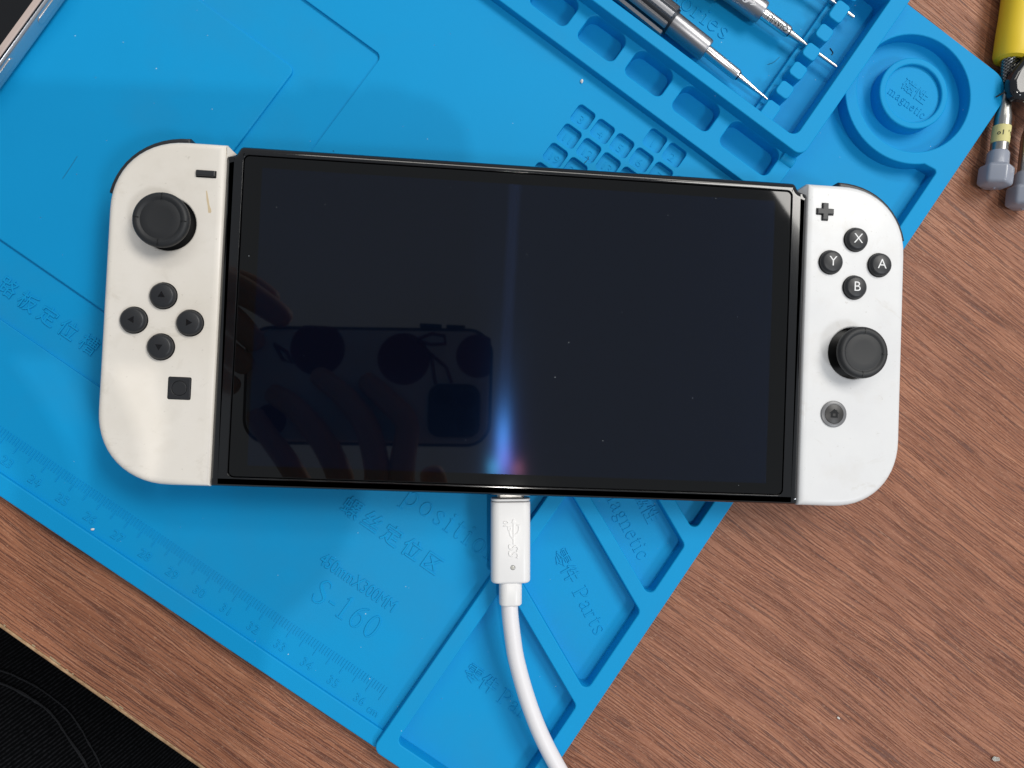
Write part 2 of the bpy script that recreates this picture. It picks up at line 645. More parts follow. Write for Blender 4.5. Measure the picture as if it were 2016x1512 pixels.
# ------------------------------------------------------------------ desk
DA = R(-34.5)
desk = empty('desk', (0, 0, -0.0), DA)
tag(desk, 'brown wood grain laminate desk with a chipped pale edge, under the blue mat', 'desk')
slab('desk_top', [rect(-700, -171.2, 700, 600)], -25, 0, WOOD, desk, bt=0.25, seg=2)
slab('edge_band', [rect(-700, -172.45, 700, -171.25)], -25, -0.12, EDGE, desk, bt=0.5, seg=3)
V = []; F = []
for i in range(42):          # chips along the laminate edge
    x = random.uniform(-150, 60); l = random.uniform(0.4, 2.6)
    y = -171.35 + random.uniform(-0.25, 0.45)
    box_data(x, y, -0.1, x + l, y + random.uniform(0.15, 0.4), 0.1 + random.random() * 0.1, V, F)
ch = link('edge_chips', mesh('edge_chips', V, F), simple('chipped_laminate', lin(188, 166, 132), 0.6, var=0.5, bs=400), desk)
ch['kind'] = 'stuff'

# ================================================================== MAT
MA = R(-32.8)
MO = (3.878, -162.895)
cA, sA = math.cos(MA), math.sin(MA)


def mw(u, v, z=0.0):
    """mat coordinates to world"""
    return (MO[0] + u * cA - v * sA, MO[1] + u * sA + v * cA, z)


mt = empty('repair_mat', (MO[0], MO[1], 0), MA)
tag(mt, 'bright blue silicone repair mat with moulded trays, ruler and numbered pockets', 'mat')

slab('base_sheet', [rnd([(-449.8, 0.3), (-0.3, 0.3), (-0.3, 306.3), (-449.8, 306.3)], [3, 3, 8, 3])], 0.02, 1.0, SIL, mt)

# number pockets: 8.1 mm grid
cells = {}
CU = {c: -115.05 + 8.12 * c for c in range(0, 9)}
for c in range(3, 5): cells[(c, 0)] = str(c - 2)          # 1 2
for c in range(0, 6): cells[(c, 1)] = str(c + 3)
for c in range(0, 6): cells[(c, 2)] = str(c + 11)
for c in range(0, 5): cells[(c, 3)] = str(c + 19)
for c in range(0, 3): cells[(c, 4)] = str(c + 27)
CV = {0: 216.15, 1: 207.95, 2: 199.85, 3: 191.75, 4: 183.6}
HW = 3.38
holes = [rect(CU[c] - HW, CV[r] - HW, CU[c] + HW, CV[r] + HW, 1.35, 5) for c, r in cells]
rec = rnd([(-330, 44.3), (-180.2, 44.3), (-180.2, 184.4), (-330, 184.4)], [2, 2.2, 2.2, 2], 6)
slab('work_surface', [rect(-449.5, 1, -51, 222)] + holes + [rec], 0.5, 3.0, SIL, mt, bt=0.22, seg=2)
slab('board_recess', [rect(-331, 43.5, -179.5, 185.2)], 0.4, 2.0, SIL, mt)
slab('board_plateau', [rnd([(-318, 64.6), (-200.0, 64.6), (-200.0, 163.9), (-318, 163.9)], 2.3, 6)], 1.5, 2.95, SIL, mt, bt=0.45, seg=3)
slab('front_rim', [rnd([(-449.9, 0), (-51.6, 0), (-51.6, 5.8), (-449.9, 5.8)], [2, 0, 0, 0])], 0.0, 4.2, SIL, mt, bt=0.45, seg=3)
for (c, r), s in cells.items():
    if r == 4: continue
    f = slab('number_pocket', [rect(-HW - 0.2, -HW - 0.2, HW + 0.2, HW + 0.2, 1.4, 4)], 0.6, 1.03, SIL, mt, loc=(CU[c], CV[r], 0))
    text('raised_numeral', s, 4.2, -0.1, -0.5, 1.03, SIL, f, 0, 0.2, 0.07)

# right-hand tray block
C0 = (-27.6, 282.3)
a0, a1 = R(-46.5), R(-146.5)
arc = [(C0[0] + 24.6 * math.cos(a0 + (a1 - a0) * k / 24), C0[1] + 24.6 * math.sin(a0 + (a1 - a0) * k / 24)) for k in range(25)]
lowp = rnd([(-48.4, 152), (-5.6, 152), (-5.6, 265.2)] + arc, [2.5, 2.5, 1.2] + [0] * len(arc), 6)
p1 = rnd([(-47.4, 6.2), (-5.6, 6.2), (-5.6, 47.3), (-47.4, 66.4)], 2.0)
p2 = rnd([(-47.4, 71.9), (-5.6, 52.6), (-5.6, 84.0), (-47.4, 103.1)], 2.0)
p3 = rnd([(-47.4, 108.4), (-5.6, 89.6), (-5.6, 110.2), (-47.4, 129.4)], 2.0)
p4 = rnd([(-47.4, 134.6), (-5.6, 115.6), (-5.6, 147), (-47.4, 147)], 2.0)
blk = rnd([(-52.5, 0), (0, 0), (0, 306.6), (-49.2, 306.6), (-49.2, 221.6), (-52.5, 221.6)], [3, 3, 8.5, 0, 0, 0], 8)
slab('parts_tray', [blk, p1, p2, p3, p4, lowp, circ(C0[0], C0[1], 20.35, 72)], 0.01, 6.5, SIL, mt, bt=0.4, seg=3)
def pocket(name, l, z0=0.6, z1=1.03):
    cx = sum(p[0] for p in l) / len(l); cy = sum(p[1] for p in l) / len(l)
    return slab(name, [[(x - cx, y - cy) for x, y in inset(l if sarea(l) > 0 else l[::-1], -0.15)]], z0, z1, SIL, mt, loc=(cx, cy, 0))


pk = [pocket('parts_pocket', l) for l in (p1, p2, p3, p4)]
pocket('parts_pocket', lowp)
# magnetic dish
slab('magnet_dish', [circ(C0[0], C0[1], 12.35, 56), circ(C0[0], C0[1], 10.0, 48)], 0.5, 6.5, SIL, mt, bt=0.5, seg=3)
slab('magnet_dish_floor', [circ(C0[0], C0[1], 10.3, 40)], 0.5, 5.2, SIL, mt)

# strip of bit pockets
P = [(-151.7, -136.8), (-132.2, -117.3), (-112.75, -97.8), (-93.2, -78.2), (-73.3, -53.2), (-171.2, -156.3), (-190.7, -175.8)]
bits = [rnd([(a, 226.9), (b, 226.9), (b, 237.45), (a, 237.45)], [2.3, 2.3, 3.4, 3.4], 7) for a, b in P]
slab('bit_strip', [rect(-260, 221.4, -47.9, 238.2)] + bits, 0.3, 6.52, SIL, mt, bt=0.4, seg=3)
for l in bits:
    pocket('bit_pocket', l)
# tool tray
inner = rnd([(-240, 241.6), (-53.6, 241.6), (-53.6, 302.2), (-240, 302.2)], [2, 3.0, 3.0, 2], 7)
slab('tool_tray', [rnd([(-250, 237.5), (-48, 237.5), (-48, 306.9), (-250, 306.9)], [3, 3.4, 0.6, 3], 7), inner], 0.03, 11.5, SIL, mt, bt=0.35, seg=3)
lathe('tray_lug', [(0, 0), (2.2, 0), (2.6, 0.3), (2.6, 4.7), (2.2, 5), (0, 5)], SIL, mt, 24, Matrix.Translation((-52.9, 236.6, 4.9)) @ Matrix.Rotation(R(90), 4, 'Y'))
slab('driver_rest', [rect(-69.4, 241.2, -62.9, 302.4)], 0.5, 4.2, SIL, mt, bt=0.4)
pegs = [(242.6, 248.0), (250.9, 256.1), (259.0, 264.2), (267.0, 272.2), (275.1, 280.3), (283.2, 290.4), (292.6, 297.6)]
for i, (a, b) in enumerate(pegs):
    a2 = 240.8 if i == 0 else a
    slab('peg', [rect(-67.8, a2, -62.7, b, [0.1, 0.1, 1.35, 1.35] if i == 0 else 1.35, 5)], 2.0, 9.9, SIL, mt, bt=0.35, seg=3)

# raised lettering; a small serif alphabet drawn as strokes (x height 1)
def ribbon(pts, ws, k=5):
    c = [(p.x, p.y) for p in spline([(x, y, 0) for x, y in pts], k)]
    n = len(c); Lf = []; Rt = []
    for i, (x, y) in enumerate(c):
        a = c[max(0, i - 1)]; b = c[min(n - 1, i + 1)]
        d = Vector((b[0] - a[0], b[1] - a[1])).normalized()
        t = i / (n - 1) * (len(ws) - 1); j = min(int(t), len(ws) - 2)
        wd = (ws[j] + (ws[j + 1] - ws[j]) * (t - j)) / 2
        Lf.append((x - d.y * wd, y + d.x * wd)); Rt.append((x + d.y * wd, y - d.x * wd))
    return [Lf + Rt[::-1]]


def ell(cx, cy, rx, ry, n=26):
    return [(cx + rx * math.cos(2 * math.pi * q / n), cy + ry * math.sin(2 * math.pi * q / n)) for q in range(n)]


def stem(x, y0, y1, wd=0.17):
    return [rect(x - wd / 2, y0, x + wd / 2, y1)]


def foot(x, y, wd=0.5, h=0.07):
    return [rect(x - wd / 2, y - h / 2, x + wd / 2, y + h / 2)]


def flag(x, y):
    return [[(x - 0.24, y - 0.1), (x, y - 0.17), (x, y), (x - 0.02, y + 0.02)]]


GL = {
    'o': (1.15, [[ell(0.55, 0.5, 0.47, 0.52), ell(0.55, 0.5, 0.3, 0.45)]]),
    '0': (1.15, [[ell(0.55, 0.72, 0.47, 0.74, 30), ell(0.55, 0.72, 0.3, 0.66, 30)]]),
    'p': (1.2, [stem(0.22, -0.45, 0.98), foot(0.22, -0.45), flag(0.22, 0.99), ribbon([(0.25, 0.78), (0.55, 0.98), (0.9, 0.8), (1.0, 0.5), (0.88, 0.15), (0.55, 0.0), (0.25, 0.14)], [0.06, 0.1, 0.17, 0.2, 0.16, 0.08, 0.06])]),
    's': (0.85, [ribbon([(0.7, 0.78), (0.55, 0.95), (0.3, 0.95), (0.14, 0.76), (0.36, 0.56), (0.62, 0.4), (0.7, 0.2), (0.52, 0.03), (0.25, 0.03), (0.1, 0.24)], [0.06, 0.07, 0.08, 0.15, 0.2, 0.2, 0.15, 0.08, 0.06, 0.06])]),
    'i': (0.62, [stem(0.3, 0, 0.98), foot(0.3, 0.02), flag(0.3, 0.99), [ell(0.3, 1.32, 0.11, 0.11, 12)]]),
    't': (0.72, [ribbon([(0.28, 1.28), (0.28, 0.8), (0.28, 0.25), (0.4, 0.03), (0.62, 0.12)], [0.1, 0.17, 0.17, 0.12, 0.05]), foot(0.35, 0.96, 0.58)]),
    'n': (1.25, [stem(0.22, 0, 0.98), foot(0.22, 0.02), flag(0.22, 0.99), ribbon([(0.25, 0.75), (0.5, 0.95), (0.78, 0.93), (0.93, 0.7), (0.93, 0.35), (0.93, 0.0)], [0.06, 0.09, 0.13, 0.17, 0.17, 0.17]), foot(0.93, 0.02)]),
    'm': (1.85, [stem(0.22, 0, 0.98), foot(0.22, 0.02), flag(0.22, 0.99)] + sum([[ribbon([(x + 0.03, 0.75), (x + 0.25, 0.95), (x + 0.48, 0.93), (x + 0.62, 0.7), (x + 0.62, 0.35), (x + 0.62, 0.0)], [0.06, 0.09, 0.13, 0.17, 0.17, 0.17]), foot(x + 0.62, 0.02)] for x in (0.22, 0.84)], [])),
    'r': (0.82, [stem(0.22, 0, 0.98), foot(0.22, 0.02), flag(0.22, 0.99), ribbon([(0.25, 0.68), (0.45, 0.92), (0.68, 0.88)], [0.06, 0.1, 0.18])]),
    'a': (1.05, [ribbon([(0.15, 0.72), (0.3, 0.94), (0.6, 0.94), (0.72, 0.7), (0.72, 0.2), (0.82, 0.03), (0.98, 0.1)], [0.14, 0.08, 0.1, 0.17, 0.17, 0.12, 0.05]), ribbon([(0.7, 0.6), (0.4, 0.48), (0.14, 0.26), (0.3, 0.03), (0.7, 0.2)], [0.06, 0.1, 0.18, 0.1, 0.06])]),
    'e': (1.02, [ribbon([(0.16, 0.6), (0.86, 0.6)], [0.07, 0.07]), ribbon([(0.84, 0.6), (0.72, 0.9), (0.45, 0.97), (0.2, 0.8), (0.12, 0.5), (0.22, 0.15), (0.5, 0.02), (0.85, 0.2)], [0.14, 0.1, 0.08, 0.15, 0.18, 0.15, 0.1, 0.05])]),
    'c': (1.0, [ribbon([(0.8, 0.74), (0.62, 0.95), (0.35, 0.93), (0.15, 0.7), (0.12, 0.42), (0.25, 0.12), (0.52, 0.02), (0.85, 0.2)], [0.18, 0.1, 0.09, 0.16, 0.18, 0.14, 0.1, 0.05])]),
    'g': (1.1, [[ell(0.48, 0.68, 0.34, 0.32, 22), ell(0.48, 0.68, 0.2, 0.26, 22)], ribbon([(0.72, 0.9), (0.86, 1.0), (1.0, 0.97)], [0.06, 0.08, 0.1]), ribbon([(0.3, 0.4), (0.2, 0.22), (0.5, 0.12), (0.88, 0.0), (0.8, -0.3), (0.45, -0.4), (0.12, -0.25), (0.3, 0.02)], [0.06, 0.1, 0.14, 0.14, 0.1, 0.08, 0.1, 0.06])]),
    'P': (1.3, [stem(0.3, 0, 1.44, 0.19), foot(0.3, 0.03, 0.56), foot(0.22, 1.41, 0.42), ribbon([(0.3, 1.41), (0.75, 1.4), (1.08, 1.08), (0.78, 0.74), (0.3, 0.7)], [0.07, 0.09, 0.2, 0.09, 0.07])]),
    'A': (1.5, [ribbon([(0.2, 0.03), (0.7, 1.46)], [0.08, 0.08]), ribbon([(0.7, 1.46), (1.22, 0.03)], [0.18, 0.18]), foot(0.2, 0.03, 0.4), foot(1.2, 0.03, 0.5), foot(0.7, 0.5, 0.6)]),
    'S': (1.15, [ribbon([(0.92, 1.15), (0.75, 1.4), (0.42, 1.42), (0.18, 1.12), (0.42, 0.84), (0.8, 0.6), (0.96, 0.32), (0.7, 0.03), (0.3, 0.03), (0.1, 0.36)], [0.06, 0.08, 0.1, 0.17, 0.22, 0.22, 0.17, 0.1, 0.08, 0.06])]),
    '-': (0.75, [foot(0.35, 0.5, 0.5, 0.12)]),
    '1': (1.0, [stem(0.5, 0, 1.44, 0.18), foot(0.5, 0.03, 0.6), [[(0.22, 1.22), (0.5, 1.3), (0.5, 1.46), (0.46, 1.46)]]]),
    '6': (1.15, [[ell(0.56, 0.46, 0.45, 0.46, 26), ell(0.56, 0.46, 0.28, 0.39, 26)], ribbon([(0.18, 0.55), (0.3, 1.0), (0.6, 1.3), (0.95, 1.45)], [0.17, 0.15, 0.1, 0.05])]),
}


def serif(body, xh, u, v, z, ang=0.0, h=0.27, track=0.12, sx=1.0):
    V = []; F = []; fl = []
    adv = sum(GL[c][0] + track for c in body) - track
    x = -adv / 2; k = 0
    for c in body:
        a, parts = GL[c]
        for loops in parts:
            L = [[((x + px) * xh * sx, (py - 0.5) * xh) for px, py in l] for l in loops]
            slab_data(L, -0.3, h + 0.006 * (k % 5), 0.07, 0, 1, False, V, F, fl)
            k += 1
        x += a + track
    return link('raised_lettering', mesh('raised_lettering', V, F, fl, 60), SIL, mt, (u, v, z), ang)


text('raised_lettering', '路', 6.2, -230.6, 53.3, 2.0, SIL, mt, 0, 0.42, 0.09)
for s, u in (('板', -223.0), ('定', -215.4), ('位', -207.9), ('槽', -200.0), ('电', -238.2)):
    text('raised_lettering', s, 6.2, u, 53.0, 2.0, SIL, mt, 0, 0.42, 0.09)
for s, u in (('螺', -102.0), ('丝', -94.2), ('定', -86.3), ('位', -78.4), ('区', -70.6)):
    text('raised_lettering', s, 6.8, u, 57.7, 3.0, SIL, mt, 0, 0.42, 0.09)
serif('position', 4.6, -71.5, 71.3, 3.0, track=0.2, sx=0.92)
text('raised_lettering', '450mmX300MM', 5.9, -86.4, 39.5, 3.0, SIL, mt, 0, 0.42, 0.09, sx=0.72)
serif('S-160', 5.3, -84.3, 29.6, 3.0, track=0.12, sx=0.82)
text('raised_lettering', '零件', 6.2, -35.0, 35.4, 1.0, SIL, mt, 0, 0.42, 0.09)
serif('Parts', 3.7, -18.4, 34.4, 1.0, sx=0.88)
a = R(-27.0)
text('raised_lettering', '零件', 6.0, -33.2, 81.7, 1.0, SIL, mt, a, 0.42, 0.09)
serif('Parts', 3.5, -18.2, 73.7, 1.0, a, sx=0.92)
serif('magnetic', 3.4, -24.6, 104.6, 1.0, a, sx=0.84)
text('raised_lettering', '磁性', 5.8, -22.0, 113.2, 1.0, SIL, mt, a, 0.42, 0.09)
text('raised_lettering', '磁性', 5.2, -27.3, 283.6, 5.2, SIL, mt, 0, 0.24, 0.08)
serif('magnetic', 2.05, -27.3, 278.4, 5.2, 0, h=0.18, sx=0.8)
serif('Accessories', 4.0, -114.6, 262.0, 1.0, 0, sx=0.98)

# ruler
V = []; F = []
for mmk in range(60, 366):
    u = -64.4 - (360 - mmk) * 1.0285
    L = 4.7 if mmk % 5 == 0 else 2.6
    box_data(u - 0.13, 17.4 - L, 2.9, u + 0.13, 17.4, 3.22, V, F)
rt = link('ruler_ticks', mesh('ruler_ticks', V, F), SIL, mt)
rt['kind'] = 'stuff'
for k in range(21, 37):
    text('ruler_numeral', str(k), 3.9, -64.4 - (36 - k) * 10.285, 9.3, 3.0, SIL, mt, 0, 0.3, 0.07, spacing=1.08)
text('raised_lettering', 'cm', 3.4, -58.7, 8.6, 3.0, SIL, mt, 0, 0.3, 0.06)


# ================================================================== GAME CONSOLE
Z0, Z1 = 7.1, 21.0
con = empty('game_console', (0, 0, Z0))
tag(con, 'white and black handheld game console with a dark glossy screen, lying across the blue mat', 'game console')
con.location = (0, 0, 0)
body = rnd([(-89.9, -50.9), (89.9, -50.9), (89.9, 47.6), (87.3, 48.4), (85.9, 50.9), (-85.9, 50.9), (-87.3, 48.4), (-89.9, 47.6)],
           [0.6, 0.6, 0.3, 1.2, 1.6, 1.6, 1.2, 0.3], 5)
slab('frame', [body, rect(-84.85, -48.1, 84.85, 48.2, 1.8)], Z0, Z1, BODY, con, bt=2.4, bv=1.7, bb=1.5, seg=10, angle=60, hk=0.06)
slab('frame_lip', [rect(-85.2, -48.5, 85.2, 48.5, 1.8)], Z0 + 1, Z1 - 1.6, BLK, con)
slab('screen_glass', [rect(-84.5, -47.75, 84.5, 47.85, 1.6)], Z1 - 1.8, Z1 - 0.02, GLASS, con, bt=0.22, seg=3)
slab('display', [rect(-79.2, -44.4, 79.2, 44.5)], Z1 - 0.5, Z1 - 0.012, DISP, con)


def controller(side, label, mat):
    """side -1 sits on the left end, 1 on the right end"""
    X = lambda x: x * side
    o = [(X(89.95), -51.0), (X(122.9), -51.0), (X(122.9), 51.0), (X(89.95), 51.0)]
    # corners a little squarer than a circle
    def corner(cx, cy, sx, sy, r):
        pts = []
        for k in range(15):
            q = k / 14 * math.pi / 2
            e = 2 / 2.15
            pts.append((cx + sx * r * abs(math.cos(q)) ** e, cy + sy * r * abs(math.sin(q)) ** e))
        return pts
    rr = 21.5
    top = corner(122.9 - rr, 51 - rr, 1, 1, rr)
    bot = corner(122.9 - rr, -51 + rr, 1, -1, rr)[::-1]
    out = [(89.95, -51.0)] + bot + top + [(89.95, 51.0)]
    out = [(X(x), y) for x, y in out]
    hc = (X(105.5), 26.1) if side < 0 else (106.4, -2.35)
    hr = 7.95 if side < 0 else 8.2
    c = slab('controller', [out, circ(hc[0], hc[1], hr, 48)], Z0, Z1, mat, con, bt=2.0, bv=1.7, bb=2.6, seg=8, angle=60, hk=0.25)
    c['label'] = label
    # black shoulder buttons on the upper outer corner
    sh = inset(out if sarea(out) > 0 else out[::-1], -1.9)
    def clip(l, ylim, xin):
        return [p for p in l if p[1] > ylim and abs(p[0]) > xin]
    a = clip(sh, 34.0, 97.0)
    b = clip(inset(out if sarea(out) > 0 else out[::-1], 1.5), 34.0, 97.0)
    key = lambda p: math.atan2(p[1] - 28, abs(p[0]) - 95)
    a.sort(key=key); b.sort(key=key, reverse=True)
    slab('shoulder_button', [rnd(a + b, 0.0)], 11.5, 18.3, BTN, c, bt=0.7, bb=0.4, seg=3)
    a2 = [((x - X(105)) * 0.97 + X(105), (y - 30) * 0.97 + 30) for x, y in a]
    slab('trigger', [a2 + b], 2.0, 10.9, BTN, c, bt=0.5, bb=0.9, seg=3)
    # little white cap at the end of the rail
    V = []; F = []
    pts = [(X(89.95), 50.6, 20.6), (X(87.5), 48.9, 16.6), (X(89.95), 47.0, 20.0), (X(89.95), 50.6, 12), (X(87.5), 48.9, 12), (X(89.95), 47.0, 12)]
    F = [(0, 1, 2), (3, 4, 1, 0), (4, 5, 2, 1), (5, 4, 3)]
    if side > 0: F = [f[::-1] for f in F]
    link('rail_cap', mesh('rail_cap', pts, F), mat, c)
    # thumb stick
    V, F = lathe_data([(0, -2.6), (4, -2.6), (8.3, -3.0), (8.3, -4)][::-1], 40)
    V = [(x + hc[0], y + hc[1], z + Z1) for x, y, z in V]
    link('stick_well', mesh('stick_well', V, F), BLK, c)
    prof = [(4.2, -3.2), (3.6, 1.8), (5.6, 3.1), (7.4, 3.6), (7.95, 4.3), (8.05, 5.0), (7.85, 5.7), (7.3, 6.25), (6.7, 6.4), (6.1, 6.25),
            (5.75, 5.85), (5.55, 5.85), (5.3, 5.95), (3.5, 5.8), (0, 5.75)]
    V, F = lathe_data(prof, 64)
    V = [(x + hc[0] + (0.0), y + hc[1] - 0.15, z + Z1) for x, y, z in V]
    st = link('thumb_stick', mesh('thumb_stick', V, F, (), 50), RUB, c)
    V = []; F = []
    for q in (88, 178, 268, 358):
        q = R(q)
        M = Matrix.Translation((hc[0], hc[1] - 0.15, Z1)) @ Matrix.Rotation(q, 4, 'Z')
        s = len(V)
        box_data(5.9, -0.1, 5.2, 7.5, 0.1, 6.44, V, F)
        for i in range(s, len(V)):
            V[i] = tuple(M @ Vector(V[i]))
    link('grip_notches', mesh('grip_notches', V, F), BLK, c)
    return c


lc = controller(-1, 'cream white controller on the left end with arrow buttons', WHITE_L)
rc = controller(1, 'clean white controller on the right end with lettered buttons', WHITE_R)


def round_button(c, x, y, r, h=1.75):
    lathe('button_gap', [(0, 0.03), (r + 0.28, 0.03), (r + 0.28, 0.0)][::-1], BLK, c, 40, Matrix.Translation((x, y, Z1)))
    prof = [(r, 0), (r, h * 0.45), (r * 0.985, h * 0.6), (r * 0.90, h * 0.8), (r * 0.84, h * 0.93), (r * 0.78, h), (0, h + 0.03)]
    return lathe('button', prof, BTN, c, 44, Matrix.Translation((x, y, Z1)), angle=50)


for x, y, s in ((105.95, 33.75, 'X'), (97.9, 26.1, 'Y'), (114.0, 26.1, 'A'), (106.0, 18.5, 'B')):
    round_button(rc, x, y, 3.65)
    text('button_letter', s, 4.4, x + 0.05, y, Z1 + 1.79, LETW, rc, 0, 0.03, 0.0, off=-0.025)
for x, y, q in ((-105.7, 4.65, 0), (-113.7, -2.95, 90), (-97.7, -3.0, -90), (-105.65, -10.45, 180)):
    round_button(lc, x, y, 3.75)
    tri = [(0.95 * 1.25 * math.cos(R(90 + q + 120 * k)), 1.25 * 0.95 * math.sin(R(90 + q + 120 * k))) for k in range(3)]
    slab('arrow_mark', [[(x + a, y + b) for a, b in tri]], Z1 + 1.6, Z1 + 1.80, MARK, lc)

def small_key(c, name, loops, z, bt, mat=BTN, grow=0.25):
    return slab(name, loops, Z1 - 0.4, Z1 + z, mat, c, bt=bt, seg=2)


lp = lambda cx, cy, hx, hy, r=0.2: rect(cx - hx, cy - hy, cx + hx, cy + hy, r, 3)
slab('key_gap', [lp(-95.35, 41.55, 2.95, 1.1)], Z1 - 0.3, Z1 + 0.03, BLK, lc)
small_key(lc, 'minus_button', [lp(-95.4, 41.65, 2.75, 0.85)], 0.9, 0.25)
slab('key_gap', [lp(-99.8, -22.4, 3.35, 3.35, 0.5)], Z1 - 0.3, Z1 + 0.03, BLK, lc)
slab('capture_button', [lp(-99.8, -22.4, 3.15, 3.15, 0.5), circ(-99.8, -22.4, 2.2, 32)], Z1 - 0.4, Z1 + 0.35, BTN, lc, bt=0.15, seg=2)
slab('capture_disc', [circ(-99.8, -22.4, 2.1, 32)], Z1 - 0.4, Z1 + 0.3, BTN, lc, bt=0.12, seg=2)


def cross(cx, cy, a, t):
    return [(cx - t, cy - a), (cx + t, cy - a), (cx + t, cy - t), (cx + a, cy - t), (cx + a, cy + t), (cx + t, cy + t), (cx + t, cy + a),
            (cx - t, cy + a), (cx - t, cy + t), (cx - a, cy + t), (cx - a, cy - t), (cx - t, cy - t)]


slab('key_gap', [cross(95.6, 42.1, 2.85, 1.08)], Z1 - 0.3, Z1 + 0.03, BLK, rc)
small_key(rc, 'plus_button', [cross(95.6, 42.15, 2.65, 0.88)], 0.8, 0.22)
lathe('home_ring', [(4.15, 0), (4.15, 0.35), (3.9, 0.5), (3.1, 0.5), (3.1, 0.0)], GREY, rc, 44, Matrix.Translation((100.45, -21.9, Z1)))
lathe('home_button', [(3.05, 0), (3.05, 0.42), (2.9, 0.5), (0, 0.5)], HOMEM, rc, 44, Matrix.Translation((100.5, -21.85, Z1)))
hx, hy = 100.5, -21.8
house = [(hx - 1.15, hy - 1.25), (hx + 1.15, hy - 1.25), (hx + 1.15, hy + 0.1), (hx + 1.65, hy + 0.1), (hx + 0.9, hy + 0.75), (hx + 0.9, hy + 1.2), (hx + 0.5, hy + 1.2), (hx + 0.5, hy + 1.1),
         (hx, hy + 1.55), (hx - 1.65, hy + 0.1), (hx - 1.15, hy + 0.1)]
slab('home_mark', [house, [(hx - 0.45, hy - 0.75), (hx + 0.45, hy - 0.75), (hx + 0.45, hy + 0.05), (hx - 0.45, hy + 0.05)]], Z1 + 0.4, Z1 + 0.53, MARK, rc)

# brown dried drip on the left controller
drip = [(-95.2, 36.6), (-94.9, 36.6), (-94.3, 34.0), (-94.0, 32.4), (-93.5, 31.2), (-93.3, 30.4), (-93.6, 30.0), (-94.2, 30.1), (-94.3, 30.8), (-94.5, 32.2), (-94.9, 34.0)]
slab('drip_stain', [drip], Z1 - 0.2, Z1 + 0.03, STAIN, lc)

# ================================================================== CHARGING CABLE
cab = empty('charging_cable', (0, -52, 0))
cab.location = (0, 0, 0)
tag(cab, 'thick white charging cable plugged into the lower edge of the console', 'cable')
T = Matrix.Translation((-0.1 * S, -52.2 * S, 0)) @ Matrix.Rotation(R(2.4), 4, 'Z')
PZ = 13.6


def plugslab(name, y0, y1, hw, hh, mat, r=2.2, bt=0.4, bb=0.4, parent=cab):
    """rounded block whose axis is -y of the plug frame"""
    prof = rect(-hw, -hh, hw, hh, r, 7)
    V, F, fl = slab_data([prof], y0, y1, bt, bb, 3)
    V = [(x, -z, PZ + y) for x, y, z in V]
    me = mesh(name, V, F, fl, 50)
    o = link(name, me, mat, parent)
    o.matrix_world = T
    return o


plugslab('connector_shell', -4, 0.9, 4.4, 1.3, STEEL, 1.2, 0.1, 0.1)
plugslab('connector_collar', 0.2, 1.0, 6.1, 3.3, CABW, 2.4, 0.3, 0.2)
ph = plugslab('connector_housing', 1.25, 26.4, 6.15, 3.5, CABW, 2.6, 0.9, 0.25)
plugslab('strain_relief', 26.0, 33.6, 3.55, 2.9, CABW, 2.4, 0.7, 0.2)
# raised speed logo on the housing: reads upwards
lz = PZ + 3.5
def strokes(name, segs, wdt, z, hgt, mat, parent):
    V = []; F = []
    for pts in segs:
        for (x0, y0), (x1, y1) in zip(pts[:-1], pts[1:]):
            d = Vector((x1 - x0, y1 - y0)); L = d.length
            if L < 1e-6: continue
            d /= L; nn = Vector((-d.y, d.x)) * wdt / 2
            e = d * wdt * 0.35
            q = [Vector((x0, y0)) - e - nn, Vector((x1, y1)) + e - nn, Vector((x1, y1)) + e + nn, Vector((x0, y0)) - e + nn]
            s = len(V)
            zz = z + random.random() * 0.01
            V += [(p.x, p.y, z - 0.15) for p in q] + [(p.x, p.y, zz + hgt) for p in q]
            F += [tuple(s + i for i in f) for f in ((4, 5, 6, 7), (0, 1, 5, 4), (1, 2, 6, 5), (2, 3, 7, 6), (3, 0, 4, 7))]
    return link(name, mesh(name, V, F), mat, parent)


o = text('embossed_mark', 'SS', 4.5, 0, 0, 0, CABW, cab, 0, 0.26, 0.06, shear=0.25)
o.matrix_world = T @ Matrix.Translation((0.9 * S, -16.6 * S, lz * S)) @ Matrix.Rotation(R(90), 4, 'Z')
o = text('embossed_mark', '10', 2.2, 0, 0, 0, CABW, cab, 0, 0.24, 0.05)
o.matrix_world = T @ Matrix.Translation((-1.6 * S, -7.9 * S, lz * S)) @ Matrix.Rotation(R(90), 4, 'Z')
tr = strokes('embossed_mark', [[(0.75, -14), (0.75, -6.9)], [(0.4, -7.4), (0.75, -6.5), (1.1, -7.4)], [(0.75, -12.6), (-0.2, -11.4), (-0.5, -10.4), (-0.5, -9.6)], [(-0.9, -9.6), (-0.1, -9.6), (-0.1, -8.9), (-0.9, -8.9), (-0.9, -9.6)],
              [(0.75, -11.7), (2.0, -10.6), (2.4, -9.8), (2.4, -8.2)], [(1.9, -8.2), (2.7, -8.2)]], 0.34, lz, 0.2, CABW, cab)
tr.matrix_world = T
ld = lathe('status_lens', [(0.62, 0.0), (0.5, 0.06), (0.3, 0.14), (0, 0.17)], LED, cab, 20)
ld.matrix_world = T @ Matrix.Translation((0.5 * S, -21.3 * S, lz * S))
rg = lathe('lens_ring', [(0.8, 0.0), (0.75, 0.04), (0.62, 0.04), (0.6, 0.0)], GREY, cab, 20)
rg.matrix_world = T @ Matrix.Translation((0.5 * S, -21.3 * S, lz * S))
path = spline([(1.0, -83, 13.4), (1.25, -88, 13.2), (2.5, -96, 12.6), (4.2, -104, 11.8), (8.1, -116, 10.6), (13.0, -127.5, 9.9), (19.2, -138.5, 9.5), (27, -150, 9.2), (40, -166, 6), (60, -185, 2.8), (110, -215, 2.8)], 8)
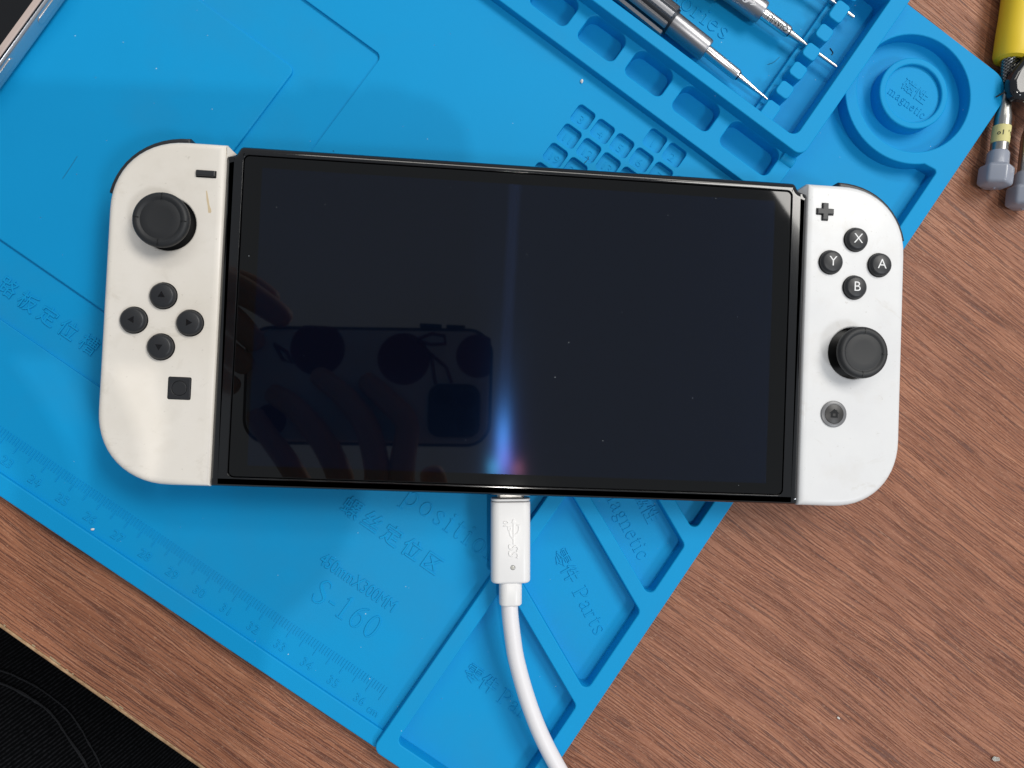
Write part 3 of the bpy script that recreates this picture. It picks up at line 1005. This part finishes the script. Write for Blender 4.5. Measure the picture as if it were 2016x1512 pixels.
tube('cord', path, 2.62, CORD, cab, 20)


# ================================================================== SCREWDRIVERS
def driver(label, gx0, tip, z, gr, tiplen, marks=None, tipr=(1.25, 0.4), zt=None, cone=9):
    """gx0: world xy where the barrel ends at the chrome; tip: world xy of the blade end"""
    root = empty('precision_screwdriver', (gx0[0], gx0[1], 0))
    root.location = (0, 0, 0)
    tag(root, label, 'screwdriver', 'precision screwdrivers lying in the tool tray')
    zt = z if zt is None else zt
    a = Vector((gx0[0], gx0[1], z)); b = Vector((tip[0], tip[1], zt))
    M = axis_mat(a, b)
    L = (b - a).length
    ck = L - tiplen                                   # chrome collar length
    lathe('barrel', [(0, -14.9), (3.75, -14.9), (3.75, -0.9), (3.55, -0.25), (3.1, 0), (0, 0)], GUN, root, 40, M)
    lathe('steel_collar', [(0, -1), (1.95, -1), (1.95, ck - 0.5), (1.75, ck), (0, ck)], CHR, root, 32, M)
    lathe('neck', [(0, ck - 0.2), (1.55, ck - 0.2), (1.4, ck + 0.45), (0, ck + 0.45)], GUND, root, 24, M)
    lathe('blade', [(0, ck + 0.2), (tipr[0], ck + 0.3), (tipr[1] + 0.15, ck + cone), (tipr[1], L), (0, L + 0.02)], CHR, root, 20, M)
    # fluted grip
    V = []; F = []
    n = 8 * 8
    ring = []
    for k in range(n):
        q = 2 * math.pi * k / n; ph = k % 8
        r = gr if ph in (0, 1, 2, 3) else (gr * 0.80 if ph in (5, 6) else gr * 0.84)
        ring.append((r * math.cos(q), r * math.sin(q)))
    V, F, fl = slab_data([ring], -62, -15.6, 0.25, 0.25, 1)
    V = [tuple(M @ Vector(v)) for v in V]
    link('fluted_grip', mesh('fluted_grip', V, F, fl, 20), GUN, root)
    lathe('grip_core', [(0, -63), (gr * 0.82, -63), (gr * 0.84, -14.85), (gr * 0.6, -14.7), (0, -14.7)], GUND, root, 40, M)
    lathe('swivel_cap', [(0, -70), (gr * 0.8, -70), (gr, -68), (gr, -63.5), (0, -63.5)], GUND, root, 40, M)
    return root, M, L, ck


dA, MAm, LA, ckA = driver('grey fluted precision screwdriver with plain steel collar, nearest the mat pockets', (60.5, 98.5), (82.1, 83.5), 6.0, 5.4, 12.9, zt=6.0)
dB, MBm, LB, ckB = driver('grey precision screwdriver with engraved lettering on its steel collar, in the middle of the tray', (79.4, 112.9), (106.4, 96.9), 6.0, 5.4, 20.4, zt=5.2, tipr=(1.2, 0.55), cone=7)
dC, MCm, LC, ckC = driver('screwdriver almost outside the photo, only its thin steel blade showing by the topmost peg', (83.7, 132.0), (111.9, 114.7), 6.0, 5.4, 20.4, zt=5.2, tipr=(1.2, 0.6), cone=7)


def densify(me, cuts=3):
    bm = bmesh.new(); bm.from_mesh(me)
    bmesh.ops.triangulate(bm, faces=bm.faces)
    bmesh.ops.subdivide_edges(bm, edges=bm.edges, cuts=cuts, use_grid_fill=True)
    bm.to_mesh(me); bm.free()
    return me


def wrap_text(body, size, s_pos, r, parent, M, mat, name, sx=1.0, phi=0.0, adv=1):
    """text laid around a shaft; it reads from the tip towards the grip, upside down from the viewer"""
    me = densify(text_mesh(body, size, 0.02, 0.0, sx=sx, off=0.012))
    Mi = M
    zaxis_up = Vector((0, 0, 1))
    ax = (M.to_3x3() @ Vector((0, 0, 1))).normalized()
    side = ax.cross(zaxis_up).normalized()
    up = side.cross(ax).normalized()
    org = M.translation
    for v in me.vertices:
        x, y, z = v.co / S
        q = -y / r + phi
        p = org + ax * (s_pos - x) + (side * math.sin(-q) + up * math.cos(q)) * (r + 0.02 + z * 0.5)
        v.co = p * S
    return link(name, me, mat, parent)


wrap_text('QIANLI', 2.6, 6.0, 1.96, dB, MBm, INK, 'engraved_lettering', sx=0.98, phi=-0.38)
# white ring mark and letter on the barrel, read across the shaft
def wrap_mesh(me, s_pos, r, parent, M, mat, name, phi=0.0, ang=0.0):
    me = densify(me)
    ax = (M.to_3x3() @ Vector((0, 0, 1))).normalized(); side = ax.cross(Vector((0, 0, 1))).normalized(); up = side.cross(ax).normalized()
    for v in me.vertices:
        x, y, z = v.co / S
        x, y = x * math.cos(ang) - y * math.sin(ang), x * math.sin(ang) + y * math.cos(ang)
        q = -y / r + phi
        v.co = (M.translation + ax * (s_pos - x) + (side * math.sin(-q) + up * math.cos(q)) * (r + 0.03 + z * 0.5)) * S
    return link(name, me, mat, parent)


wrap_mesh(text_mesh('A', 2.7, 0.02, 0.0, sx=1.0), -4.6, 3.75, dB, MBm, LETW, 'printed_mark', phi=-0.42, ang=R(90))
V, F, fl = slab_data([circ(0, 0, 1.35, 32)], 0, 0.02, 0, 0, 1)
wrap_mesh(mesh('printed_mark', V, F, fl), -7.7, 3.75, dB, MBm, LETW, 'printed_mark', phi=-0.42)
V, F, fl = slab_data([cross(0, 0, 0.95, 0.22)], 0, 0.06, 0, 0, 1)
wrap_mesh(mesh('printed_mark', V, F, fl), -7.7, 3.76, dB, MBm, GUND, 'printed_mark', phi=-0.42, ang=R(0))

# ================================================================== YELLOW-HANDLED TOOLS ON THE RIGHT
def probe(label, p_end, p_top, z0, z1, tape):
    root = empty('hobby_knife', (0, 0, 0))
    tag(root, label, 'hobby knife', 'hobby knives with yellow handles lying right of the mat')
    a = Vector((p_end[0], p_end[1], z0)); b = Vector((p_top[0], p_top[1], z1))
    M = axis_mat(a, b)
    # grey hexagonal end cap with collar
    hexa = rnd([(5.55 * math.cos(R(60 * k + 30)), 5.55 * math.sin(R(60 * k + 30))) for k in range(6)], 1.5, 4)
    V, F, fl = slab_data([hexa], 0.0, 7.2, 1.4, 1.3, 4)
    V = [tuple(M @ Vector(v)) for v in V]
    link('hex_cap', mesh('hex_cap', V, F, fl, 40), GRYP, root)
    lathe('cap_boss', [(0, -0.9), (0.25, -0.85), (0.5, -0.5), (3.2, -0.25), (4.0, 0.1), (4.2, 0.5)], GRYP, root, 32, M)
    lathe('cap_collar', [(3.9, 6.8), (3.55, 7.8), (3.4, 11.5), (3.0, 12.2), (2.4, 12.2)], GRYP, root, 32, M)
    lathe('steel_barrel', [(2.75, 10), (2.7, 23.5), (2.5, 25.5), (2.05, 27.5), (1.95, 30.0), (1.8, 30.4), (1.7, 33.4), (1.1, 34.2), (1.05, 36.5), (1.3, 37.5)], STEEL, root, 32, M)
    if tape:
        lathe('paper_tape', [(2.7, 15.0), (2.86, 15.1), (2.86, 21.0), (2.7, 21.1)], TAPE, root, 32, M)
        for s, ph, sz in (('o', 0.85, 2.2), ('l', 0.42, 2.4), ("'", -0.22, 2.4), ('9', -0.62, 2.0), ('a', -1.0, 2.0)):
            me = densify(text_mesh(s, sz, 0.02, 0.0, off=0.02))
            ax = (M.to_3x3() @ Vector((0, 0, 1))).normalized(); side = ax.cross(Vector((0, 0, 1))).normalized(); up = side.cross(ax).normalized()
            for v in me.vertices:
                x, y, zz = v.co / S
                q = x / 2.93 - ph
                v.co = (M.translation + ax * (18.0 + y) + (side * math.sin(q) + up * math.cos(q)) * (2.93 + zz * 0.5)) * S
            link('ink_mark', me, INK, root)
    # knurled chuck: real diamond knurling; darker alternate facets paint in its shading contrast
    n = 22; rows = 17; V = []; F = []
    for j in range(rows + 1):
        t = j / rows
        zz = 36.6 + 9.4 * t
        r0 = 1.75 + 0.9 * (1 - (1 - t) ** 2) - (0.35 if t > 0.96 else 0)
        for k in range(n):
            bump = 0.2 if (j % 2 == 0) == (k % 2 == 0) else -0.14
            q = 2 * math.pi * k / n
            V.append(tuple(M @ Vector(((r0 + bump) * math.cos(q), (r0 + bump) * math.sin(q), zz))))
    for j in range(rows):
        for k in range(n):
            k2 = (k + 1) % n
            F.append((j * n + k, j * n + k2, (j + 1) * n + k2, (j + 1) * n + k))
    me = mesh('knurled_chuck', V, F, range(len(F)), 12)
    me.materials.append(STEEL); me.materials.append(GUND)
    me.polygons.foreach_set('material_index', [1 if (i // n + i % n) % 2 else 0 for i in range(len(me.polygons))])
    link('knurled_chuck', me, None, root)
    lathe('yellow_grip', [(2.5, 44.6), (3.9, 44.2), (5.1, 44.8), (5.6, 46.2), (5.55, 54), (5.35, 60), (5.3, 90), (5.2, 120), (4.6, 122), (0, 122.4)], YEL, root, 40, M)
    return root


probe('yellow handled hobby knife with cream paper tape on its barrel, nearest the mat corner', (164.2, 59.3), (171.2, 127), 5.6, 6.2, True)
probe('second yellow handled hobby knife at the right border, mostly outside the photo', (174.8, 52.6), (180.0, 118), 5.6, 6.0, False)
lid = empty('glossy_cap', (0, 0, 0))
tag(lid, 'glossy black curved cap lying over the knives at the right border', 'cap')
slab('cap_shell', [rnd([(173.0, 108.0), (170.3, 103.6), (166.4, 97.9), (164.8, 94.2), (165.0, 90.2), (167.2, 87.8), (186, 89.5), (187, 108)], [2, 6, 5, 4, 3, 3, 3, 3], 4)], 8.4, 11.8, SMOKE, lid, bt=2.2, seg=8, angle=80)
slab('flat_tab', [[(169.6, 89.6), (174.4, 86.4), (179.5, 82.6), (188, 89), (182, 96), (172, 93)]], 8.6, 9.1, SMOKE, lid, bt=0.15, seg=2)
tube('tab_edge', [(169.6, 89.6, 8.9), (174.4, 86.4, 8.9), (179.5, 82.6, 8.9)], 0.28, simple('clear_edge', lin(176, 178, 160), 0.3), lid, 8)
wr = tube('thin_wire', spline([(163.0, 90.0, 6.9), (164.5, 90.9, 8.2), (166.4, 92.0, 8.6), (168.2, 92.9, 8.6), (170, 92.4, 9)], 6), 0.28, BLK, None, 8)
tag(wr, 'short thin black wire crossing the steel neck of the hobby knife', 'wire')

# ================================================================== PHONE, TOP LEFT CORNER
phn = empty('white_phone', (0, 0, 0))
pA = R(59.2)
phn.rotation_euler = (0, 0, pA)
phn.location = Vector((-154.6, 84.2, 3.0)) * S
tag(phn, 'silver edged phone with a dark screen in the corner, lying on the blue mat', 'phone')
# local x runs along the long side, y points away from the mat's free area
slab('frame', [rect(-120, 1.2, 40, 72, 9, 8)], 0, 7.9, PHW, phn, bt=2.0, bb=2.6, seg=7, angle=60)
slab('seam', [rect(-118.7, 1.95, 38.7, 71, 8, 8)], 6.9, 7.86, BLK, phn)
slab('screen_rim', [rect(-118.4, 2.2, 38.4, 70.8, 7.7, 8)], 6.9, 8.2, PHB, phn, bt=0.4, seg=4)
slab('screen', [rect(-116.6, 4.0, 36.6, 69, 6, 8)], 7.2, 8.24, PHS, phn, bt=0.05)
for x0, x1 in ((5.3, 19.0), (-24, -8.4)):
    V, F, fl = slab_data([rect(x0, 2.6, x1, 5.4, 1.35, 6)], 0.2, 1.5, 0.25, 0, 3)
    V = [(x, 2.35 - z, y + 0.8) for x, y, z in V]
    F = [f[::-1] for f in F]
    link('side_button', mesh('side_button', V, F, fl), PHW, phn)

# ================================================================== PERSON (lap below the desk edge, hands holding the phone above)
person = empty('person', (0, 0, 0))
tag(person, 'person in black trousers, a knee below the desk edge, hands holding a phone above', 'person')
V = []; F = []
kc = Vector((-205, -190, -142)); hipd = Vector((-0.5, -0.86, -0.02)).normalized()
side = hipd.cross(Vector((0, 0, 1))).normalized(); upv = side.cross(hipd).normalized()
nn, rows = 40, []
stations = [(-74, 3), (-72, 22), (-66, 38), (-54, 55), (-36, 68), (-12, 76), (20, 80), (90, 84), (180, 90), (300, 96), (420, 100)]
for t, r in stations:
    for k in range(nn):
        q = 2 * math.pi * k / nn
        p = kc + hipd * t + side * (r * math.cos(q)) + upv * (r * math.sin(q))
        V.append(tuple(p))
for i in range(len(stations) - 1):
    for k in range(nn):
        k2 = (k + 1) % nn
        F.append((i * nn + k, (i + 1) * nn + k, (i + 1) * nn + k2, i * nn + k2))
F.append(tuple(range(nn))); F.append(tuple(range((len(stations) - 1) * nn, len(stations) * nn))[::-1])
tr = link('trousers', mesh('trousers', V, F, (), 80), TWILL, person)
sb = tr.modifiers.new('smooth', 'SUBSURF'); sb.levels = 1; sb.render_levels = 1


def knee_z(x, y):
    d = Vector((x, y, 0)) - Vector((kc.x, kc.y, 0))
    t = d.dot(Vector((hipd.x, hipd.y, 0)).normalized()); s = d.dot(Vector((side.x, side.y, 0)))
    r = 75.5
    for (t0, r0), (t1, r1) in zip(stations[:-1], stations[1:]):
        if t0 <= t <= t1:
            r = r0 + (r1 - r0) * (t - t0) / (t1 - t0)
    return kc.z + math.sqrt(max(0, r * r - s * s))


for nm, rad0, pts in (('seam_line', 1.0, [(-214, -134), (-195.6, -138.4), (-187.6, -141.7), (-179.2, -146.3), (-169.6, -154.1), (-164.1, -161.1), (-160.2, -166.6), (-154.8, -176.4), (-150, -192)]),
                      ('seam_line', 1.6, [(-214, -139), (-195.3, -143.4), (-181.5, -150.7), (-174.3, -156.7), (-167.0, -166.2), (-160.1, -176.5), (-155, -192)])):
    pp = []
    for p in spline([(x, y, 0) for x, y in pts], 8):
        x, y = p.x, p.y
        for it in range(4):                      # follow the line of sight used for measuring down to the cloth
            zc = knee_z(x, y)
            k = (239.3 - zc) / (239.3 + 65)
            x = -18.2 + (p.x + 18.2) * k; y = -22.3 + (p.y + 22.3) * k
        pp.append((x, y, knee_z(x, y) + 0.1 + random.uniform(-0.1, 0.1)))
    tube(nm, pp, [rad0 * random.uniform(0.2, 0.42) for _ in pp], SEAM, person, 6)

# the phone that is being held, seen mirrored in the console screen
HZ = 262
hp = empty('held_phone', (0, 0, 0))
tag(hp, 'phone in a pale case with cherries, held above the console and mirrored in its screen', 'phone')
slab('case', [rnd([(-150, -54.5), (3.5, -51), (2.5, 23), (-151, 17.5)], 15, 10)], HZ, HZ + 10, CASE, hp, bt=2.5, bb=2.5, seg=4)
slab('case_rim', [rnd([(-151, -55.7), (4.7, -52.1), (3.6, 24.2), (-152, 18.6)], 16, 10), rnd([(-148.5, -53), (2, -49.6), (1.0, 21.6), (-149.5, 16)], 13.8, 10)], HZ + 0.6, HZ + 9.5, CASEB, hp, bt=1, bb=0.6)
slab('camera_bump', [rnd([(-36, -47), (-2.6, -46), (-3.5, -12), (-36.5, -13)], 8, 8)], HZ - 2.0, HZ + 0.5, CASEB, hp, bb=0.5)
for x, y in ((-27, -21), (-12, -37), (-12, -21.5)):
    lathe('camera_lens', [(0, -3.2), (5.6, -3.2), (6.4, -2.4), (6.4, 0)], PHS, hp, 28, Matrix.Translation((x, y, HZ)))
for x, y, r in ((-107, 6, 17), (-53, 2, 16.5), (-6, 6, 14), (-134, -40, 10)):
    l = [(px, py) for px, py in circ(x, y, r, 32)]
    l = [(max(-149, min(2.0, px)), max(-53, min(20.5, py))) for px, py in l]
    slab('cherry_print', [clean(l)], HZ - 0.06, HZ + 0.3, CHER, hp)
for pts in ([(-45, 14), (-36, 6), (-33, -10), (-32, -13)], [(-36, 6), (-26, -2), (-22, -12)], [(-45, 15), (-36, 19), (-28, 18), (-27, 13), (-36, 12), (-45, 14)], [(-134, 8), (-126, 3), (-122, -4), (-128, -2), (-134, 8)]):
    tube('stem_print', [(x, y, HZ) for x, y in pts], 1.1, CHER, hp, 6)
for x0, x1 in ((-44, -30), (-27, -15)):
    slab('volume_key', [rect(x0, 23.0, x1, 25.6, 0.6, 3)], HZ + 3, HZ + 7, CASEB, hp)


def skinned(name, chains, mat, parent, sub=2):
    V = []; E = []; Rr = []
    idx = {}
    for ch in chains:
        prev = None
        for p in ch:
            key = p[:3]
            if key not in idx:
                idx[key] = len(V); V.append(tuple(c * S for c in p[:3])); Rr.append(p[3] * S)
            i = idx[key]
            if prev is not None: E.append((prev, i))
            prev = i
    me = bpy.data.meshes.new(name)
    me.from_pydata(V, E, [])
    me.update()
    o = bpy.data.objects.new(name, me); col.objects.link(o); o.parent = parent
    me.materials.append(mat)
    md = o.modifiers.new('skin', 'SKIN'); md.use_smooth_shade = True
    for i, r in enumerate(Rr):
        o.data.skin_vertices[0].data[i].radius = (r, r)
    o.data.skin_vertices[0].data[0].use_root = True
    s2 = o.modifiers.new('sub', 'SUBSURF'); s2.levels = sub; s2.render_levels = sub
    return o


zf = HZ - 7
root_h = (-75, -128, HZ + 2, 22)
palm = [((-52, -100, HZ + 4), 13), ((-70, -104, HZ + 4), 13), ((-88, -106, HZ + 4), 13), ((-106, -106, HZ + 4), 12)]
fing = [[(-64, -72, zf, 9), (-72, -41, zf - 3, 8.6), (-87, -23, zf - 1, 8), (-109, -8, zf + 2, 7)],
        [(-51, -68, zf, 9), (-47, -37, zf - 3, 8.6), (-62, -24, zf - 1, 8), (-79, -10, zf + 2, 7)],
        [(-87, -74, zf, 9), (-98, -52, zf - 3, 8.6), (-117, -31, zf - 1, 8), (-136, -21, zf + 2, 7)],
        [(-108, -84, zf, 8), (-122, -62, zf - 2, 7.6), (-135, -47, zf - 1, 7), (-144, -34, zf + 2, 6.4)]]
ch = [[(-70, -215, HZ - 20, 27), (-72, -160, HZ - 8, 24), root_h]]
for (pp, pr), f in zip([palm[1], palm[0], palm[2], palm[3]], fing):
    ch.append([root_h, (*pp, pr)] + f)
ch.append([root_h, (-40, -112, HZ + 12, 12), (-28, -88, HZ + 20, 10), (-34, -66, HZ + 19, 9)])
hand1 = skinned('hand', ch, SKIN, person)
hand1['label'] = 'hand whose four fingers reach across the back of the held phone'
r2 = (-192, 30, HZ + 2, 20)
ch = [[(-260, 40, HZ - 10, 26), r2],
      [r2, (-170, 45, HZ - 2, 12), (-150, 38, HZ - 6, 9.5), (-134, 28, HZ - 3, 8.5), (-124, 21, HZ + 1, 7.5)],
      [r2, (-172, 30, HZ - 4, 12), (-157, 22, HZ - 8, 9), (-148, 12, HZ - 6, 8), (-140, 4, HZ - 3, 7)],
      [r2, (-176, 14, HZ - 4, 11), (-164, 4, HZ - 8, 8.6), (-152, -4, HZ - 6, 8), (-146, -10, HZ - 3, 7)],
      [r2, (-180, 0, HZ - 2, 10), (-170, -12, HZ - 5, 8), (-160, -18, HZ - 5, 7), (-152, -22, HZ - 3, 6.2)],
      [r2, (-172, 50, HZ + 12, 11), (-152, 44, HZ + 18, 9), (-138, 34, HZ + 18, 8)]]
hand2 = skinned('hand', ch, SKIN, person)
hand2['label'] = 'hand gripping the far end of the held phone'

# ================================================================== DUST
V = []; F = []
def fleck(x, y, z, r):
    s = len(V); k = random.choice((3, 4, 5)); a = random.random() * 6
    e = random.uniform(0.4, 1.0)
    for i in range(k):
        q = a + 2 * math.pi * i / k
        V.append((x + r * math.cos(q), y + r * e * math.sin(q), z))
    V.append((x, y, z + r * 0.5))
    for i in range(k):
        F.append((s + i, s + (i + 1) % k, s + k))
for i in range(170):
    reg = random.random()
    if reg < 0.45: u, v_, z = random.uniform(-290, -53), random.uniform(6, 220), 3.0
    elif reg < 0.75: u, v_, z = random.uniform(-47, -6), random.uniform(7, 145), 1.0
    elif reg < 0.88: u, v_, z = random.uniform(-130, -55), random.uniform(243, 300), 1.0
    else: u, v_, z = random.uniform(-47, -6), random.uniform(200, 300), 1.0
    if z == 3.0 and u < -180 and 44 < v_ < 184:
        z = 2.95 if (u < -200 and 64 < v_ < 164) else 2.0
    x, y, _ = mw(u, v_)
    fleck(x, y, z + 0.01, random.choice((0.08, 0.1, 0.13, 0.18)))
du = link('dust_specks', mesh('dust_specks', V, F), DUST)
tag(du, 'fine pale dust specks scattered over the blue mat', 'dust', kind='stuff')
V = []; F = []
for px, py in ((-75, 30), (-62, -12), (-35, 12), (-20, 41), (18, -5), (14, -15), (33, 4), (44, 36), (62, 42), (70, -45), (-81, 17), (-60, 36), (52, -20), (30, -31), (2, 22), (-12, -33), (66, 10)):
    fleck(px + random.uniform(-3, 3), py + random.uniform(-3, 3), Z1 + 0.0, random.choice((0.07, 0.09, 0.12)))
ds = link('screen_dust', mesh('screen_dust', V, F), DUST)
tag(ds, 'tiny dust specks lying on the dark screen of the console', 'dust', kind='stuff')


def hair(label, pts, z, r=0.07, mat=None):
    o = tube('fibre', spline([(x, y, z) for x, y in pts], 5), r, mat or INK, None, 5)
    tag(o, label, 'fibre')


hair('dark scuff of fluff on the mat left of the console', [(-145.9, 42.4), (-143.8, 46.1), (-141.8, 49.9)], 2.95, 0.05)
hair('short curved dark fibre on the floor of the tool tray', [(83.8, 97.9), (86.1, 99.0), (88.0, 100.9)], 1.12, 0.06)
hair('tiny black hair on the mat at the upper edge of the console', [(20.8, 58.5), (21.7, 59.5), (22.3, 60.4), (21.8, 60.9)], 3.1, 0.09)
hair('dark speck of fluff between the pegs and the right wall of the tool tray', [(106.0, 105.4), (107.1, 103.9), (106.6, 103.1)], 1.15, 0.16)


def grain(name, label, x, y, z, r, mat, seed):
    rg = random.Random(seed)
    V, F = lathe_data([(0, 0), (0.7 * r, 0.1 * r), (r, 0.5 * r), (0.6 * r, r), (0, 1.15 * r)], 9)
    V = [(a * rg.uniform(0.8, 1.3), b * rg.uniform(0.45, 0.7), c * rg.uniform(0.8, 1.1)) for a, b, c in V]
    o = link(name, mesh(name, V, F), mat, None, (x, y, z), rg.random() * 3)
    tag(o, label, 'crumb')


grain('crumb', 'white crumb on the blue mat above the numbered pockets', *(18.9, 86.2, 3.0), 0.75, GRAIN, 1)
grain('crumb', 'white chip on the mat beside the ruler number 26', -130.6, -67.9, 3.0, 0.6, GRAIN, 2)
grain('glue_bead', 'clear bead on the brown desk at the lower right of the photo', 174.0, -139.3, 0.0, 1.3, CLEAR, 3)
grain('crumb', 'white crumb on the bare brown desk', 116.9, -125.9, 0.0, 0.6, GRAIN, 4)
grain('crumb', 'white crumb at the foot of the first peg in the tool tray', *mw(-61.2, 244.6, 1.0), 0.55, GRAIN, 5)
